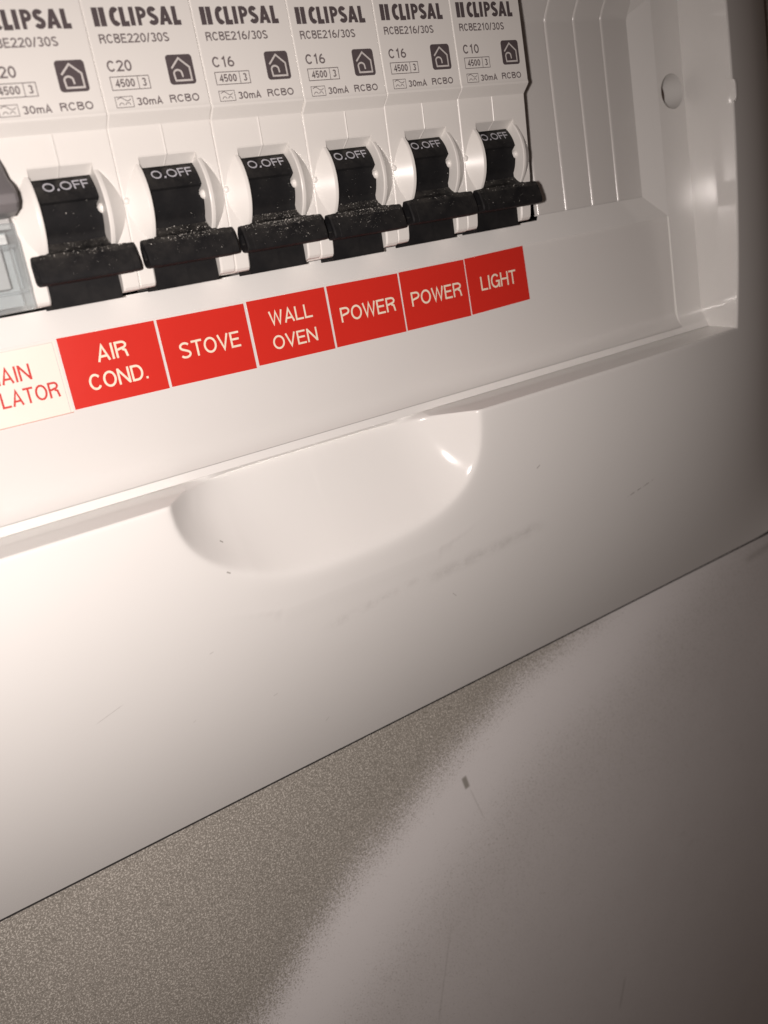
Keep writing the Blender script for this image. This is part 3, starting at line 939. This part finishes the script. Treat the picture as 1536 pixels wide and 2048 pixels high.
BR = [
    ('C20', 'RCBE220/30S', 'white C20 breaker with black OFF toggle above the AIR COND. label', (-0.02, 0.10), 0.0),
    ('C20', 'RCBE220/30S', 'white C20 breaker with black OFF toggle above the STOVE label', (0.0, 0.20), 0.15),
    ('C16', 'RCBE216/30S', 'white C16 breaker with dusty black toggle above the WALL OVEN label', (0.03, 0.03), 0.0),
    ('C16', 'RCBE216/30S', 'white C16 breaker above the POWER label next to WALL OVEN', (0.0, -0.27), 0.2),
    ('C16', 'RCBE216/30S', 'white C16 breaker above the POWER label next to LIGHT', (0.03, -0.06), -0.15),
    ('C10', 'RCBE210/30S', 'white C10 breaker at the right end beside the blanking strips', (0.0, 0.06), 0.0),
]
for k, (rating, model, label, (dx, dy), tz) in enumerate(BR):
    t = thing('circuit_breaker', label, 'circuit breaker', 'circuit breakers in a row', loc=(18.0 * k + dx, dy, 0))
    mesh_part('housing', 'housing', M['housing'], t, housing_mesh, angle=19)
    tg = mesh_part('toggle', 'toggle', M['black'], t, toggle_mesh, angle=40)
    br_ = mesh_part('bar', 'handle_bar', M['black'], tg, bar_mesh, angle=35)
    mesh_part('off', 'off_lettering', M['offink'], tg, off_text, text=True)
    rot = Matrix.Rotation(math.radians(tz * 2.5), 4, 'X')
    pv = W(0, YC, ZC)
    tg.rotation_euler = rot.to_euler(); tg.location = pv - rot @ pv
    mesh_part('brand', 'brand_lettering', M['ink'], t, brand, text=True)
    mesh_part('model' + model, 'model_lettering', M['inkgrey'], t, model_text(model), text=True)
    mesh_part('rating' + rating, 'rating_lettering', M['inkgrey'], t, rating_text(rating), text=True)
    mesh_part('lines', 'rating_box', M['inkgrey'], t, box_lines, text=True)
    ic = mesh_part('icon', 'house_icon', M['ink'], t, icon, text=True)
    mesh_part('house', 'house_outline', M['iconline'], ic, icon_house, text=True)

# ------------------------------------------------------------------ main isolator at the left end
iso = thing('main_isolator', 'grey main isolator switch with clear lower cover, left of the breakers', 'isolator switch')
bm = bmesh.new()
prism(bm, [(119, 11.3), (98.9, 11.4), (97.3, 9.7), (90, 9.0), (84.5, 8.4), (84.5, 3.0), (73, 3.0), (73, -40), (119, -40)], -39.6, -3.95, 0.25, 0.25)
finish(bm, 'housing', M['lightgrey'], iso, angle=30, wn=True)
bm = bmesh.new()
pr = [(96.5, 8.8), (95.5, 11.5), (93, 14.0), (91.2, 15.4), (89.6, 17.6), (88.3, 18.6), (87.0, 18.5), (86.0, 17.2), (85.6, 15.0), (85.9, 11.0), (86.0, 8.6)]
prism(bm, pr, -37, -4.1, 0.5, 0.5, zmin=-99, hole=0.01)
finish(bm, 'switch_handle', M['grey'], iso, angle=40, bevel=0.25)
bm = bmesh.new()
prism(bm, [(85.2, 3.2), (85.2, 10.4), (84.8, 10.7), (83.2, 10.7), (82.7, 11.2), (82.2, 11.4), (75.2, 10.9), (74.8, 10.6), (72.4, 10.4), (72.1, 10.0), (72.1, 3.2)], -39.4, -4.0, 0.3, 0.3, zmin=4)
prism(bm, [(82.0, 3.6), (82.0, 10.9), (81.6, 10.9), (81.6, 3.6)], -39.0, -4.6)
prism(bm, [(75.2, 3.6), (75.2, 10.6), (74.8, 10.6), (74.8, 3.6)], -39.0, -4.6)
prism(bm, [(81.4, 10.0), (81.4, 10.7), (75.4, 10.4), (75.4, 10.0)], -5.5, -5.15)
finish(bm, 'clear_cover', M['clear'], iso, angle=30, merge=False)
bm = bmesh.new()
prism(bm, [(84, 4.3), (84, 7.2), (75.8, 7.2), (75.6, 4.3)], -38.2, -6.2, 0.2, 0.2)
finish(bm, 'terminal_block', M['lightgrey'], iso, angle=30)
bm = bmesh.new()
prism(bm, [(83.7, 7.6), (83.7, 9.2), (82.3, 9.4), (82.3, 7.6)], -38.2, -5.4, 0.15, 0.15)  # white bar added as the bright flash highlight on the clear cover
finish(bm, 'highlight_strip', M['frame'], iso, angle=30)

# ------------------------------------------------------------------ dust on the handles
rng = random.Random(7)
bm = bmesh.new()
dens = [300, 380, 900, 640, 160, 180]
for k, n in enumerate(dens):
    dx, dy = BR[k][3]
    for _ in range(n):
        c = rng.random()
        x = 5.6 + rng.gauss(0, 3.6)
        x = max(-2.0, min(13.0, x))
        if c < 0.55:
            s = rng.random(); y, z = 79.62 - 1.0 * s ** 2, 10.70 + 0.70 * s ** 1.4
        elif c < 0.80:
            x = max(0.4, min(10.3, x)); s = rng.random(); y, z = 80.0 + 1.3 * s, 9.15 - 1.55 * s
        elif c < 0.87:
            x = max(0.8, min(10.0, x)); y = 81.5 + rng.random() ** 2 * 8; z = ZC + math.sqrt(6.46 ** 2 - (y - YC) ** 2) if y < 87 else ZC + math.sqrt(6.95 ** 2 - (y - YC) ** 2)
        else:
            s = rng.random() ** 1.5; y, z = 78.2 - 2.2 * s, 11.68 + 0.5 * s
        r0 = 0.024 + 0.085 * rng.random() ** 4
        p = Vector((18 * k + dx + x, y + dy, z + 0.04))
        ps = [p + Vector((rng.uniform(-1, 1), rng.uniform(-1, 1), rng.uniform(-0.4, 0.9))) * r0 * 1.25 for _ in range(4)]
        vs = [bm.verts.new(q) for q in ps]
        for f in ((0, 1, 2), (0, 2, 3), (0, 3, 1), (1, 3, 2)):
            bm.faces.new([vs[i] for i in f])
o = finish(bm, 'dust', M['dust'], merge=False)
o['kind'] = 'stuff'
o['label'] = 'pale dust specks lying on the black toggle handles'
